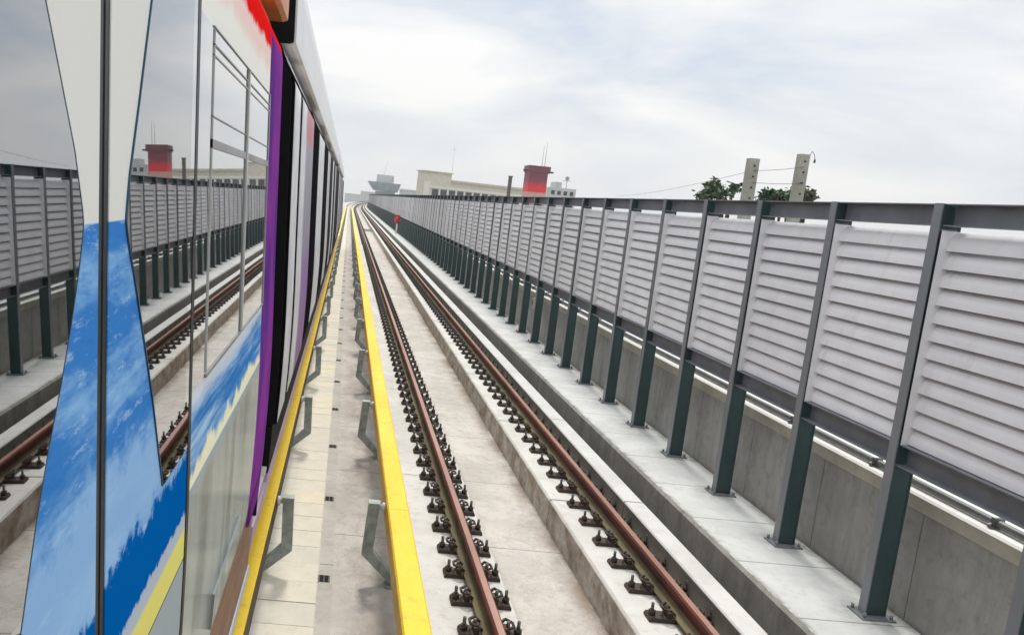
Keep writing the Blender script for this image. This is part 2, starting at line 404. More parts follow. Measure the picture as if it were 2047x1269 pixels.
b = MB(); cpr = [(4.35+.027*math.cos(a*math.pi/5), 1.014+.027*math.sin(a*math.pi/5)) for a in range(10)]
b.prism(cpr, LONG, curve=True, sm=True); obj('pipe', b, m_pipe, hr)
c = MB().box(-.05, .05, -.02, .02, -.002, .012).box(-.035, .035, -.015, .015, .012, .07).tube((-.04, 0, 0), (-.055, 0, .03), .012, .012, 6)
cm = c.mesh('clamp', m_pipe)
for k in range(80):
    y = PY0-.55+(k-5)*PITCH; link('clamp', cm, hr, (bend(y), y, 0))

# small things along the wall and track
e = atY(1060, 600, 18.3)
b = MB().box(4.2, 4.255, 18.2, 18.36, .62, .86).box(4.19, 4.2, 18.215, 18.345, .64, .84, 1).box(4.183, 4.19, 18.26, 18.3, .72, .79, 2)
tag(obj('junction_box', b, [m_white, paint('box_face', (.6, .6, .58), .5), m_dark], org=(4.22, 18.28, .62)), 'small white box fixed to the parapet wall between two posts', 'junction box')
sg = empty('signal_marker', (3.8, 65, .07), 'small red track marker on a pale post at the barrier foot far along the line', 'signal')
b = MB().tube((3.8, 65, .07), (3.8, 65, .8), .07, .06, 8).box(3.72, 3.88, 64.92, 65.08, .07, .12); obj('stem', b, m_white, sg)
m_red = paint('signal_red', (.62, .03, .04), .4, .2)
b = MB()
for i in range(6):
    a0, a1 = -math.pi/2+i*math.pi/6, -math.pi/2+(i+1)*math.pi/6
    b.tube((3.8, 65, 1.08+.25*math.sin(a0)), (3.8, 65, 1.08+.25*math.sin(a1)), max(.01, .25*math.cos(a0)), max(.01, .25*math.cos(a1)), 14)
b.box(3.6, 4.0, 65.02, 65.1, 1.28, 1.46); obj('lamp_head', b, m_red, sg)
for yy, lab in ((79., 'nearer dark cross drain grate over the track bed between the rails'), (72.5, 'second nearest slim cross drain grate over the track bed'), (108., 'farthest cross drain grate between the rails')):
    pass
gd = empty('drain_grate', (1.9, 79, -.49), 'pair of dark cross drain bars over the track bed between the rails', 'drain grate')
b = MB().box(1.52, 2.34, 77.6, 78.6, -.5, -.47).box(1.52, 2.34, 80.2, 81.6, -.5, -.47); obj('grate_bar', b, m_fast, gd)
b = MB().box(1.5, 2.345, 76.5, 77.3, -.5, -.48); obj('frame', b, m_galv, gd)

# ------------------------------------------------------------------ the train
CANT = ([3.3, 3.36, 3.43, 3.49, 3.55, 3.62], [-.3875, -.401, -.446, -.474, -.505, -.6])
def prof(z):
    if z > 3.3: return float(np.interp(z, *CANT))
    if z >= 2.0: return -.36-.045*(z-2.69)
    d = 2.0-z; return -.329+.045*d-.05*d*d
def lin(a, b, n): return [a+(b-a)*i/(n-1) for i in range(n)]
CXM = -1.92                                   # middle of the left track
def body_prof():
    zs = lin(1.2, 3.3, 36); side = [(prof(z), z) for z in zs]
    top = [(x, z) for z, x in zip(*CANT)][1:]
    return side, top
def mirror(pts): return [(2*CXM-x, z) for x, z in reversed(pts)]
side, neck = body_prof()
SIDE = side+neck
ROOF = [(-.43, 3.535), (-.405, 3.545), (-.405, 3.6), (-.418, 3.9), (-.44, 4.03), (-.5, 4.09), (-.75, 4.15), (-1.2, 4.2), (-1.7, 4.22)]
def patch(zs, YL, YR, off, th, ny=2, mi=0, mb=None):
    """curved panel on the car side: rows at zs, from YL(z) to YR(z), outer face off outside the skin"""
    b = mb or MB(); base = len(b.v); nz = len(zs)
    for layer in (off, off-th):
        for z in zs:
            a, c = YL(z), YR(z)
            for j in range(ny): b.v.append((prof(z)+layer, a+(c-a)*j/(ny-1), z))
    def idx(l, i, j): return base+l*nz*ny+i*ny+j
    for i in range(nz-1):
        for j in range(ny-1):
            b.f.append((idx(0,i,j), idx(0,i,j+1), idx(0,i+1,j+1), idx(0,i+1,j))); b.mi.append(mi); b.sm.append(True)
    rim = []
    for i in range(nz-1): rim += [((i, 0), (i+1, 0)), ((i, ny-1), (i+1, ny-1))]
    for j in range(ny-1): rim += [((0, j), (0, j+1)), ((nz-1, j), (nz-1, j+1))]
    for (p, q) in rim:                     # own vertices, so the face keeps its true normals
        b.quad([b.v[i] for i in (idx(0,*p), idx(0,*q), idx(1,*q), idx(1,*p))], mi)
    return b
def interp(tab):
    tab = sorted(tab, key=lambda t: t[1]); zz = [t[1] for t in tab]; yy = [t[0] for t in tab]
    return lambda z: float(np.interp(z, zz, yy))
KS = .36/.28
def sc(t): return [(y*KS, H+(z-H)*KS) for y, z in t]
YRG = interp(sc([(1.27, 3.13), (1.179, 2.916), (1.121, 2.781), (1.077, 2.685), (1.062, 2.63), (1.077, 2.6), (1.111, 2.551), (1.177, 2.446), (1.227, 2.362), (1.303, 2.213), (1.308, 2.2)]))
YLG = interp(sc([(.62, 3.13), (.715, 2.95), (.778, 2.829), (.816, 2.771), (.859, 2.705), (.885, 2.646), (.889, 2.63), (.874, 2.585), (.85, 2.532), (.82, 2.477), (.785, 2.422), (.752, 2.361), (.714, 2.274), (.65, 2.12), (.6, 2.0)]))

def glass_mat(name, base=(.52, .53, .56), rough=.012):
    t = NT(name); n = t.noise(.9, 2, .5)
    return t.bsdf(base, rough, 1.0, .5, bump=n, bstr=.012, bdist=.01)
m_glass = glass_mat('mirror_glass', (.41, .415, .42))
m_glass2 = glass_mat('mirror_glass_side', (.54, .55, .56))
WHITE = (.8, .8, .75)
def door_mat():
    t = NT('door_livery'); x, y, z = t.pos()
    fine = t.noise(26., 5, .7); nn = t.noise(7., 4, .6)
    zj = t.math('ADD', z, t.math('ADD', t.math('MULTIPLY', t.math('SUBTRACT', fine, .5), .13), t.math('MULTIPLY', t.math('SUBTRACT', nn, .5), .16)))
    # diagonal pale clouds over mid blue
    mp = t.n('ShaderNodeMapping'); t.l(t.obj, mp.inputs[0]); mp.inputs['Rotation'].default_value = (math.radians(-20), 0, 0); mp.inputs['Scale'].default_value = (0, 1.1, 5.5)
    ns = t.n('ShaderNodeTexNoise'); t.l(mp.outputs[0], ns.inputs[0]); ns.inputs['Scale'].default_value = 1.7; ns.inputs['Detail'].default_value = 5; ns.inputs['Roughness'].default_value = .6
    c = t.mix(t.step(ns.outputs[0], .42, .66), (.055, .235, .62), (.3, .55, .86))
    fs = t.n('ShaderNodeTexNoise'); t.l(mp.outputs[0], fs.inputs[0]); fs.inputs['Scale'].default_value = 7.; fs.inputs['Detail'].default_value = 6; fs.inputs['Roughness'].default_value = .75
    c = t.mix(t.math('MULTIPLY', t.step(fs.outputs[0], .54, .66), .55), c, (.5, .7, .92))
    c = t.mix(t.math('MULTIPLY', t.step(fs.outputs[0], .46, .36), .35), c, (.03, .17, .52))
    lightband = t.math('MULTIPLY', t.band(zj, 2.05, 2.22, .04), .8)
    c = t.mix(lightband, c, (.36, .58, .86))
    c = t.mix(t.math('SUBTRACT', 1., t.step(zj, 2.035, 2.06)), c, (.001, .125, .45))
    c = t.mix(t.math('SUBTRACT', 1., t.step(t.math('ADD', z, t.math('MULTIPLY', t.math('SUBTRACT', fine, .5), .06)), 1.9, 1.912)), c, (.5, .57, .66))
    c = t.mix(t.math('SUBTRACT', 1., t.step(z, 1.855, 1.875)), c, (.86, .79, .22))
    c = t.mix(t.math('SUBTRACT', 1., t.step(z, 1.787, 1.79)), c, (.1, .11, .11))
    c = t.mix(t.math('SUBTRACT', 1., t.step(z, 1.782, 1.785)), c, (.42, .48, .5))
    c = t.mix(t.step(z, 2.612, 2.616), c, WHITE)
    return t.bsdf(c, .35, spec=.0)
def body_mat():
    t = NT('body_livery'); x, y, z = t.pos()
    st = t.noise(9., 4, .6, (1, 1, .12)); st2 = t.noise(6., 5, .65, (1, .15, 2.2)); nz = t.noise(5., 4, .6)
    silver = t.mix(t.step(st, .4, .6), (.15, .2, .2), (.4, .47, .46))
    zj = t.math('ADD', z, t.math('MULTIPLY', t.math('SUBTRACT', st, .5), .17))
    zs = t.math('ADD', z, t.math('MULTIPLY', t.math('SUBTRACT', st2, .5), .1))
    blue = t.mix(t.step(st2, .38, .62), (.04, .19, .5), (.36, .54, .74))
    c = t.mix(t.step(zj, 1.86, 1.9), silver, (.3, .42, .5))
    c = t.mix(t.step(z, 1.922, 1.926), c, (.8, .78, .55))
    c = t.mix(t.step(zj, 1.955, 1.985), c, blue)
    c = t.mix(t.step(zs, 2.09, 2.16), c, (.55, .64, .75))
    c = t.mix(t.math('MULTIPLY', t.step(zs, 2.13, 2.18), .6), c, (.74, .77, .78))
    c = t.mix(t.step(z, 2.6, 2.9), c, (.8, .8, .76))
    zp = t.math('ADD', z, t.math('MULTIPLY', t.math('SUBTRACT', nz, .5), .12))
    c = t.mix(t.step(zp, 3.13, 3.2), c, (.8, .62, .58))
    c = t.mix(t.math('MULTIPLY', t.step(zp, 3.235, 3.27), t.step(y, .3, .9)), c, (.74, .012, .012))
    c = t.mix(t.math('MULTIPLY', t.step(zp, 3.42, 3.45), t.step(y, .3, .9)), c, (.8, .26, .08))
    # violet end of the car
    pur = t.mix(t.step(t.noise(3., 3, .6, (1, 1, .5)), .35, .65), (.095, .035, .22), (.24, .05, .29))
    c = t.mix(t.math('MULTIPLY', t.step(y, 1.698, 1.704), t.math('SUBTRACT', 1., t.step(z, 3.31, 3.345))), c, pur)
    met = t.math('MULTIPLY', t.math('MULTIPLY', t.math('SUBTRACT', 1., t.step(z, 1.9, 1.93)), .7), t.math('SUBTRACT', 1., t.step(y, 1.695, 1.7)))
    return t.bsdf(c, .15, met, spec=.0)
m_door = door_mat(); m_body = body_mat()
m_roof = paint('roof_grey_white', (.78, .77, .78), .4, .06, 2.)
m_orange = paint('roof_end_orange', (.66, .2, .05), .4, .25, 5.)
m_sole = paint('solebar_brown', (.27, .125, .07), .45, .35, 4., (.33, .3, .16), stretch=(1, .5, 2))
m_lip = paint('sill_pale_blue', (.52, .58, .68), .35, .15)
m_skirt = paint('skirt_violet', (.58, .45, .58), .5, .25, 2., (.36, .24, .36), spec=.15, stretch=(1, .3, 4))
m_trimw = paint('skirt_end_white', (.7, .68, .66), .5)
m_frame = paint('window_trim_grey', (.24, .25, .25), .35, .2, spec=.4)
m_trim = paint('window_trim_light', (.5, .5, .48), .35, .15)

def carriage_shell(root, y0, y1, mats_side, orange=False, skirt=False):
    ys = lin(y0, y1, 12)
    full = SIDE+mirror(SIDE)
    b = MB(); n = len(full)
    b.prism(full, [y0, y1], sm=True, mis=[0]*n); obj('body', b, [mats_side], root)
    b = MB(); rf = ROOF+mirror(ROOF)
    if orange:
        b.prism(rf, [y0, y1-1.3]); b.prism(rf, [y1-1.3, y1+.29], mi=1)
    else: b.prism(rf, [y0, y1])
    obj('roof', b, [m_roof, m_orange], root)
    b = MB(); x1 = 2*CXM
    if skirt:
        sk = MB(); sk.prism([(-.4, 1.19), (-.348, 1.19), (-.352, .88), (-.4, .88)], [y0-.02, y1-.1], mi=1); sk.prism([(-.4, .879), (-.352, .879), (-.368, .66), (-.4, .66)], [y0-.02, y1-.1]); sk.prism([(-.4, .82), (-.357, .82), (-.368, .66), (-.4, .66)], [y0-.76, y0-.021]); obj('skirt', sk, [m_skirt, m_black], root)
        sk = MB(); sk.prism([(-.4, .925), (-.362, .925), (-.362, .9), (-.4, .9)], [y0-.78, y0-.022]); obj('edge_strip', sk, m_trimw, root)
        y0 += .02
    if not skirt: b.box(-.395, -.345, y0+.05, y1-.1, .735, 1.195)
    b.box(x1+.345, x1+.395, y0+.05, y1-.1, .735, 1.195).box(x1+.4, -.4, y0+.4, y1-.4, .9, 1.19)
    obj('solebar', b, m_sole, root)
    if not skirt: b = MB().box(-.4, -.338, y0+.05, y1-.1, .68, .733); obj('sill_strip', b, m_lip, root)
    for yb in (y0+2.6, y1-3.2):
        b = MB()
        for yy in (yb-1.1, yb+1.1):
            for xx in (CXM-.75, CXM+.75): b.tube((xx-.06, yy, .08), (xx+.06, yy, .08), .42, .42, 20)
        b.box(CXM-1.0, CXM+1.0, yb-1.6, yb+1.6, .35, .6); obj('bogie', b, m_black, root)

C1 = empty('train_carriage', (CXM, 2.0, 0), 'nearest train carriage, seen close up, with mirror glass doors and white and blue livery', 'train carriage', 'carriages of the train')
Y1 = 4.32
carriage_shell(C1, -15.5, Y1, m_body, True)
ZD = lin(1.24, 3.4, 70)
d1 = obj('door', patch(ZD, lambda z: 1.275, lambda z: 1.955, .006, .02, 3), m_door, C1)
d2 = obj('door', patch(ZD, lambda z: .54, lambda z: 1.222, .006, .02, 3), m_door, C1)
ZG = lin(2.065, 3.26, 110)
obj('pane', patch(ZG, YRG, lambda z: 1.9, .009, .012, 4), m_glass, d1)
obj('pane', patch(lin(1.82, 3.26, 120), lambda z: .6, YLG, .009, .012, 4), m_glass, d2)
def edge_line(Yf, z0, z1, w, side):
    zz = lin(z0, z1, 100); return patch(zz, lambda z: Yf(z)-(w if side < 0 else 0), lambda z: Yf(z)+(w if side > 0 else 0), .0095, .01, 2)
m_edge = paint('pane_edge_blue', (.02, .07, .13), .3, .2)
obj('pane_seal', edge_line(YLG, 1.82, 3.26, .0022, 1), m_edge, d2)
obj('pane_seal', edge_line(YRG, 2.065, 3.26, .003, -1), m_edge, d1)
b = MB(); b.box
obj('frame', patch(ZG, lambda z: 1.9, lambda z: 1.955, .0075, .01, 2), m_glass2, d1)
b = patch(ZD, lambda z: 1.222, lambda z: 1.243, .004, .03); patch(ZD, lambda z: 1.254, lambda z: 1.275, .004, .03, mb=b)
sl = obj('door_seal', b, m_dark, C1)
obj('seal_lip', patch(ZD, lambda z: 1.243, lambda z: 1.254, -.002, .02), m_seal2, sl)
obj('door_seal', patch(ZD, lambda z: 1.956, lambda z: 1.987, .0085, .03), m_dark, C1)
b = MB(); b.prism([(-.4, 1.199), (-.326, 1.199), (-.331, 1.07), (-.4, 1.07)], [3.9, Y1]); obj('end_skirt', b, m_body, C1)
obj('door_seal', patch(ZD, lambda z: .51, lambda z: .538, .003, .03), m_dark, C1)
# side window
W = obj('window', patch(lin(2.182, 3.066, 60), lambda z: 1.99, lambda z: 3.69, .004, .012, 6), m_glass2, C1)
def bars(items):
    b = MB()
    for (ya, yb, za, zb) in items: patch(lin(za, zb, 2 if zb-za < .1 else 30), lambda z: ya, lambda z: yb, .0075, .008, mb=b)
    return b
obj('frame', bars([(2.2, 2.89, 3.021, 3.025), (2.97, 3.66, 3.021, 3.025), (2.19, 3.69, 3.063, 3.066), (2.2, 2.9, 2.176, 2.186), (2.9, 3.69, 2.178, 2.184), (2.896, 2.9, 2.187, 3.061),  (3.665, 3.688, 2.187, 3.061)]), m_frame, W)
obj('frame', bars([(2.2, 2.203, 2.19, 3.06), (2.94, 2.965, 2.19, 3.06), (2.2, 2.9, 2.996, 2.999), (2.97, 3.66, 2.996, 2.999)]), m_trim, W)
obj('vent_rail', bars([(2.2, 2.9, 2.77, 2.792), (2.968, 3.66, 2.77, 2.792), (2.2, 2.9, 2.847, 2.85), (2.968, 3.66, 2.847, 2.85)]), paint('vent_grey', (.3, .3, .29), .4), W)
obj('panel_seam', bars([(2.62, 3.3, 1.36, 1.3635), (2.62, 2.625, 1.24, 1.36)]), m_frame, C1)
# black end wall and gangway
b = MB(); b.prism([(x-.012, z) for x, z in SIDE]+[(-.62, 4.0)]+mirror([(x-.012, z) for x, z in SIDE]+[(-.62, 4.0)]), [Y1+.002, Y1+.03]); b.prism([(-.333, 1.199), (-.333, .96), (2*CXM+.333, .96), (2*CXM+.333, 1.199)], [Y1+.003, Y1+.029]); obj('end_wall', b, m_black, C1)
b = MB(); b.prism([(-.6, 1.1), (-.6, 3.95), (2*CXM+.6, 3.95), (2*CXM+.6, .5), (-.6, .5)], [Y1+.031, Y1+.9]); obj('gangway', b, m_black, C1)

def car2_mat():
    t = NT('second_car_livery'); x, y, z = t.pos(); n = t.noise(2.4, 5, .65); n2 = t.noise(16., 3, .6, (1, 1, .15))
    c = t.mix(t.step(n, .35, .65), (.78, .77, .79), (.62, .61, .64))
    zj = t.math('ADD', z, t.math('MULTIPLY', t.math('SUBTRACT', n, .5), .9))
    pur = t.math('MULTIPLY', t.math('SUBTRACT', 1., t.step(zj, 1.9, 2.35)), t.band(y, 1.55, 3.2, .1))
    c = t.mix(t.math('MULTIPLY', t.band(y, 1.45, 2.8, .08), .75), c, (.2, .18, .27))
    c = t.mix(t.math('MULTIPLY', pur, .8), c, (.3, .12, .4))
    red = t.math('MULTIPLY', t.math('MULTIPLY', t.band(z, 3.06, 3.36, .05), t.band(y, 1.45, 2.7, .1)), t.step(n2, .42, .5))
    c = t.mix(red, c, (.68, .12, .1))
    return t.bsdf(c, .4, spec=.05)
m_car2 = car2_mat(); m_bglass = paint('black_window_film', (.006, .006, .007), .6, .2, spec=.04)
def far_car(y0, lab, whites, tone):
    r = empty('train_carriage', (CXM, y0, 0), lab, 'train carriage', 'carriages of the train')
    y1 = y0+21.4; carriage_shell(r, y0, y1, m_bglass, skirt=True)
    zz = lin(1.21, 3.5, 24)
    for (a, c, seam) in whites:
        if seam:
            obj('door', patch(zz, lambda z: y0+a, lambda z: y0+seam-.13, .004, .012), m_car2, r); obj('door', patch(zz, lambda z: y0+seam+.13, lambda z: y0+c, .004, .012), m_car2, r)
        else: obj('side_panel', patch(zz, lambda z: y0+a, lambda z: y0+c, .003, .012), m_car2, r)
    b = MB(); b.prism([(x-.02, z) for x, z in SIDE]+mirror([(x-.02, z) for x, z in SIDE]), [y0-.03, y0-.002]); b.prism([(x-.012, z) for x, z in ROOF]+mirror([(x-.012, z) for x, z in ROOF]), [y0-.02, y0-.003]); b.prism([(-.402, 1.199), (-.402, .7), (2*CXM+.402, .7), (2*CXM+.402, 1.199)], [y0-.03, y0-.003]); obj('end_wall', b, m_black, r)
    return r, y1
wh = [(.02, 2.72, .72), (4.25, 6.1, None), (8.2, 9.6, 8.9), (12.0, 13.0, None), (15.0, 16.0, 15.5)]
c2, ye = far_car(5.27, 'second carriage of the train with white doors and black windows, beyond the gap', wh, 0)
b = MB(); b.prism([(-.6, 1.1), (-.6, 3.6), (2*CXM+.6, 3.6), (2*CXM+.6, 1.1)], [ye+.03, ye+.75]); obj('gangway', b, m_black, c2)
far_car(ye+.8, 'farthest carriage of the train, thin dark sliver at the end of the line', wh, 0)

# ------------------------------------------------------------------ background
GZ = -9.
def P(x, y, Y): return Vector(atY(x, y, Y))
m_beige = concrete('beige_render', (.55, .5, .4), (.62, .58, .49), (.42, .37, .28), .3, fine=3.)
m_beige2 = paint('pale_trim', (.68, .66, .6), .7, .1)
m_win = paint('dark_window', (.05, .055, .06), .2, .2, 1.)
m_grey = paint('grey_render', (.33, .35, .37), .8, .15, 1.)
m_grey2 = paint('pale_grey_render', (.5, .51, .5), .8, .12, 1.)
def facade(p0, p1, depth):
    """unit vectors of a wall from p0 to p1 (plan) and outward depth"""
    u = Vector((p1[0]-p0[0], p1[1]-p0[1], 0)); L = u.length; u /= L; n = Vector((-u.y, u.x, 0)); return u, n, L
def fbox(b, p0, u, n, a0, a1, d0, d1, z0, z1, mi=0):
    pts = []
    for z in (z0, z1):
        for a, d in ((a0, d0), (a1, d0), (a1, d1), (a0, d1)):
            q = Vector((p0[0], p0[1], 0))+u*a+n*d; pts.append((q.x, q.y, z))
    s = len(b.v); b.v += pts
    for q in ((0,3,2,1),(4,5,6,7),(0,1,5,4),(1,2,6,5),(2,3,7,6),(3,0,4,7)): b.f.append(tuple(s+i for i in q)); b.mi.append(mi); b.sm.append(False)
    return b
# beige building
YL_ = 200.; pl = P(850, 352, YL_); zr = P(902, 359, YL_).z
Yr = 211.; pr_ = P(1062, 381, Yr)
u, n, L = facade(pl, pr_, 14)
B = empty('beige_building', (pl.x, pl.y, GZ), 'long beige building with taller left end and dark windows, left of the red tower', 'building')
ztop = P(860, 343, YL_).z
b = MB(); fbox(b, pl, u, n, 0, L, 0, 4, GZ, zr-.5); fbox(b, pl, u, n, 0, 7., .02, 3.9, zr-.5, ztop); obj('wall', b, m_beige, B)
b = MB(); fbox(b, pl, u, n, 7.0, L+.4, -.5, 4.4, zr-.5, zr); fbox(b, pl, u, n, -.3, 7.2, -.3, 4.2, ztop, ztop+.25); obj('cornice', b, concrete('cornice', (.48, .44, .35), (.56, .52, .43), fine=3.), B)
b = MB(); fbox(b, pl, u, n, -.1, 1.3, -.35, -.002, GZ, zr-.9); fbox(b, pl, u, n, 1.3, L, -.25, -.002, zr-2.3, zr-1.7)
obj('pilaster', b, m_beige2, B)
k = 0; a = 2.2
while a < L-2:
    b = MB(); fbox(b, pl, u, n, a, a+1.5, -.12, -.003, zr-5.2, zr-2.5); obj('window', b, m_win, B)
    b = MB(); fbox(b, pl, u, n, a+1.6, a+2.0, -.3, -.13, zr-6.5, zr-2.35); obj('column', b, m_beige2, B)
    a += 2.25
# red tower
TY = 150.; tl, tr = P(1057.5, 340, TY), P(1097, 345, TY); zt = P(1078, 331.5, TY).z; zc = P(1078, 345, TY).z; zb = P(1073, 384, TY).z
T = empty('red_tower', ((tl.x+tr.x)/2, TY, GZ), 'square red tower with a dark maroon cap and antennas, right of the beige building', 'tower')
t = NT('red_maroon_shaft'); zz = t.pos()[2]; nn = t.noise(.8, 4, .6)
zz = t.math('ADD', zz, t.math('MULTIPLY', t.math('SUBTRACT', nn, .5), 1.6)); zo = zc-GZ
cc = t.mix(t.step(zz, zo-2.9, zo-1.2), (.68, .012, .012), (.18, .025, .05)); m_tred = t.bsdf(cc, .6)  # red shaft turning maroon towards the top
b = MB(); b.box(tl.x+.1, tr.x-.1, TY, TY+4, zb, zc); obj('shaft', b, m_tred, T)
b = MB(); b.box(tl.x+.05, tr.x-.05, TY+.05, TY+3.95, GZ, zb-.002); obj('base', b, paint('pink_render', (.6, .34, .3), .8), T)
b = MB(); b.box(tl.x-.05, tr.x+.25, TY-.2, TY+4.2, zc, zt); obj('cap', b, paint('maroon', (.16, .035, .055), .6), T)
b = MB().box(tl.x-.9, tr.x+.95, TY+.4, TY+.6, zc+.1, zc+.38); obj('crossbar', b, m_dark, T)
for px, top in ((1083.5, 290), (1089, 283)):
    q = P(px, 330, TY+1); qt = P(px+3, top, TY+1); b = MB(); b.tube((q.x, q.y, zt-.1), (q.x, q.y, qt.z), .045, .02, 6); obj('antenna', b, m_pipe, T)
# grey building with dish
GY = 170.; a_, c_ = P(1097, 373, GY), P(1152, 378, GY)
G = empty('grey_building', ((a_.x+c_.x)/2, GY, GZ), 'low grey building with rooftop dish just right of the red tower', 'building')
b = MB().box(a_.x, c_.x, GY, GY+8, GZ, a_.z); q0, q1 = P(1113, 363, GY), P(1124, 372, GY); b.box(q0.x, q1.x, GY+.5, GY+5, a_.z, q0.z); obj('wall', b, m_grey2, G)
for i in range(4): obj('window', MB().box(a_.x+.6+i*1.25, a_.x+1.3+i*1.25, GY-.05, GY-.003, a_.z-1.4, a_.z-.6), m_win, G)
q = P(1134, 357, GY+1); b = MB().tube((q.x, q.y, a_.z), (q.x, q.y, q.z), .07, .07, 6); b.tube((q.x-.1, q.y-.4, q.z), (q.x, q.y, q.z+.05), .42, .1, 14); b.tube((q.x-.9, q.y, q.z-.5), (q.x+.9, q.y, q.z-.45), .05, .05, 6)
obj('satellite_dish', b, m_grey, G)
# dark chimney post
cy = 105.; q, q2 = P(1018, 353, cy), P(1024.5, 353, cy)
b = MB().box(q.x, q2.x, cy, cy+.4, GZ, q.z).box(q.x-.06, q2.x+.06, cy-.06, cy+.46, q.z, q.z+.12)
tag(obj('chimney', b, paint('brown_flue', (.12, .1, .08), .8), org=(q.x, cy, GZ)), 'slim dark brown square chimney rising above the barrier left of the red tower', 'chimney')
# far station-like building
FY = 420.
Fb = empty('station_building', (P(770, 370, FY).x, FY, GZ), 'distant hazy building with a dark teal flared roof where the line curves away', 'building')
q = [P(x, y, FY) for x, y in ((736, 364.5), (801, 368.5), (794, 383), (747, 379))]
b = MB(); b.prism([(q[3].x, q[3].z), (q[2].x, q[3].z-.3), (q[1].x, q[1].z), (q[0].x, q[1].z+.2)], [FY-3, FY+14]); obj('roof', b, paint('teal_roof', (.19, .24, .25), .7, .3, .3), Fb)
a_, c_ = P(755, 348, FY), P(787, 362, FY); b = MB().box(a_.x, c_.x, FY, FY+10, q[1].z, a_.z); obj('upper_storey', b, m_grey2, Fb)
b = MB().box(c_.x-1.0, c_.x-.2, FY-.1, FY-.003, q[1].z+1, a_.z-.8); obj('window', b, m_grey, Fb)
b = MB().box(q[3].x+1, q[2].x-1, FY, FY+10, GZ, q[3].z-.302); obj('wall', b, m_grey, Fb)
b = MB(); e1 = P(775, 322, FY); b.tube((P(768, 346, FY).x, FY+1, a_.z), (e1.x, FY+1, e1.z), .09, .05, 5); obj('mast', b, m_grey2, Fb)
# pale low blocks on the horizon
for (x0, x1, yt, Y, lab) in ((690, 727, 385, 620, 'pale low block on the horizon past the end of the train'), (804, 848, 377, 330, 'pale low block on the horizon between the teal roof and the beige building'), (722, 760, 381, 520, 'pale low block just left of the distant teal roofed building')):
    a_, c_ = P(x0, yt, Y), P(x1, yt+3, Y); r = empty('low_building', ((a_.x+c_.x)/2, Y, GZ), lab, 'building')
    b = MB().box(a_.x, c_.x, Y, Y+15, GZ, a_.z-.4); obj('wall', b, m_grey2, r)
    b = MB().box(a_.x-.4, c_.x+.4, Y-.4, Y+15.4, a_.z-.4, a_.z); obj('roof', b, m_beige2, r)
# thin mast above beige building
q, q2 = P(903, 350, 215), P(908, 290, 215); b = MB().tube((q.x, 215, GZ), (q.x, 215, q2.z), .09, .04, 6).box(q.x-.5, q.x+.5, 214.97, 215.03, q2.z-1.2, q2.z-1.12)
tag(obj('radio_mast', b, m_grey2, org=(q.x, 215, GZ)), 'thin pale radio mast rising behind the beige building', 'mast')
# utility poles, wires, trees
m_pole = concrete('pole_concrete', (.3, .29, .25), (.38, .37, .32), (.2, .18, .14), .5)
poles = []
for (x0, x1, yt, Y, lab) in ((1497, 1515.5, 316, 24., 'shorter square concrete utility pole, left of the two above the barrier'), (1598, 1616, 307.5, 24., 'taller square concrete utility pole, right of the two above the barrier')):
    a_, c_ = P(x0, yt, Y), P(x1, yt, Y); cx_ = (a_.x+c_.x)/2; hw = (c_.x-a_.x)/2; zt_ = a_.z
    r = empty('utility_pole', (cx_, Y, GZ), lab, 'utility pole', 'concrete utility poles')
    b = MB(); nb = len(b.v)
    for z, s in ((GZ, 1.25), (zt_, 1.)): b.v += [(cx_-hw*s, Y-hw*s, z), (cx_+hw*s, Y-hw*s, z), (cx_+hw*s, Y+hw*s, z), (cx_-hw*s, Y+hw*s, z)]
    for f in ((0,3,2,1),(4,5,6,7),(0,1,5,4),(1,2,6,5),(2,3,7,6),(3,0,4,7)): b.f.append(tuple(nb+i for i in f)); b.mi.append(0); b.sm.append(False)
    obj('shaft', b, m_pole, r)
    b = MB()
    for dz in (.2, .5, .8, 1.1): b.tube((cx_, Y-hw*1.02, zt_-dz), (cx_, Y-hw*1.02-.05, zt_-dz), .025, .02, 6)
    obj('bolt', b, m_dark, r); poles.append((cx_, Y, zt_, hw))
q = P(1627, 318, 24); b = MB(); cx_, Y, zt_, hw = poles[1]
b.path([(cx_+hw, Y, zt_-.1), (cx_+hw+.1, Y, zt_+.1), (q.x, Y, zt_+.02), (q.x+.03, Y, q.z)], .008, 5).tube((q.x+.03, Y, q.z-.1), (q.x+.03, Y, q.z), .03, .02, 6)
tag(obj('insulator_hook', b, m_dark, org=(cx_+hw, Y, zt_)), 'small wire hook with insulator at the top of the taller pole', 'insulator')
def wire(a, c, sag, lab):
    a = Vector(a); c = Vector(c); pts = [a.lerp(c, i/14)-Vector((0, 0, sag*4*(i/14)*(1-i/14))) for i in range(15)]
    tag(obj('overhead_wire', MB().path(pts, .007, 5), m_pipe, org=tuple(a)), lab, 'wire', 'wires between the poles')
p0, p1 = poles
wire((p0[0], p0[1]-.15, p0[2]-.33), (p1[0], p1[1]-.15, p1[2]-.35), .03, 'upper thin wire strung between the two concrete poles')
wire((p0[0], p0[1]-.15, p0[2]-.66), (p1[0], p1[1]-.15, p1[2]-.8), .03, 'lower thin wire strung between the two concrete poles')
q = P(1230, 392, 60); wire((p0[0], p0[1]-.15, p0[2]-.33), (q.x, 60, q.z), .15, 'long thin wire sloping down to the left from the shorter pole')

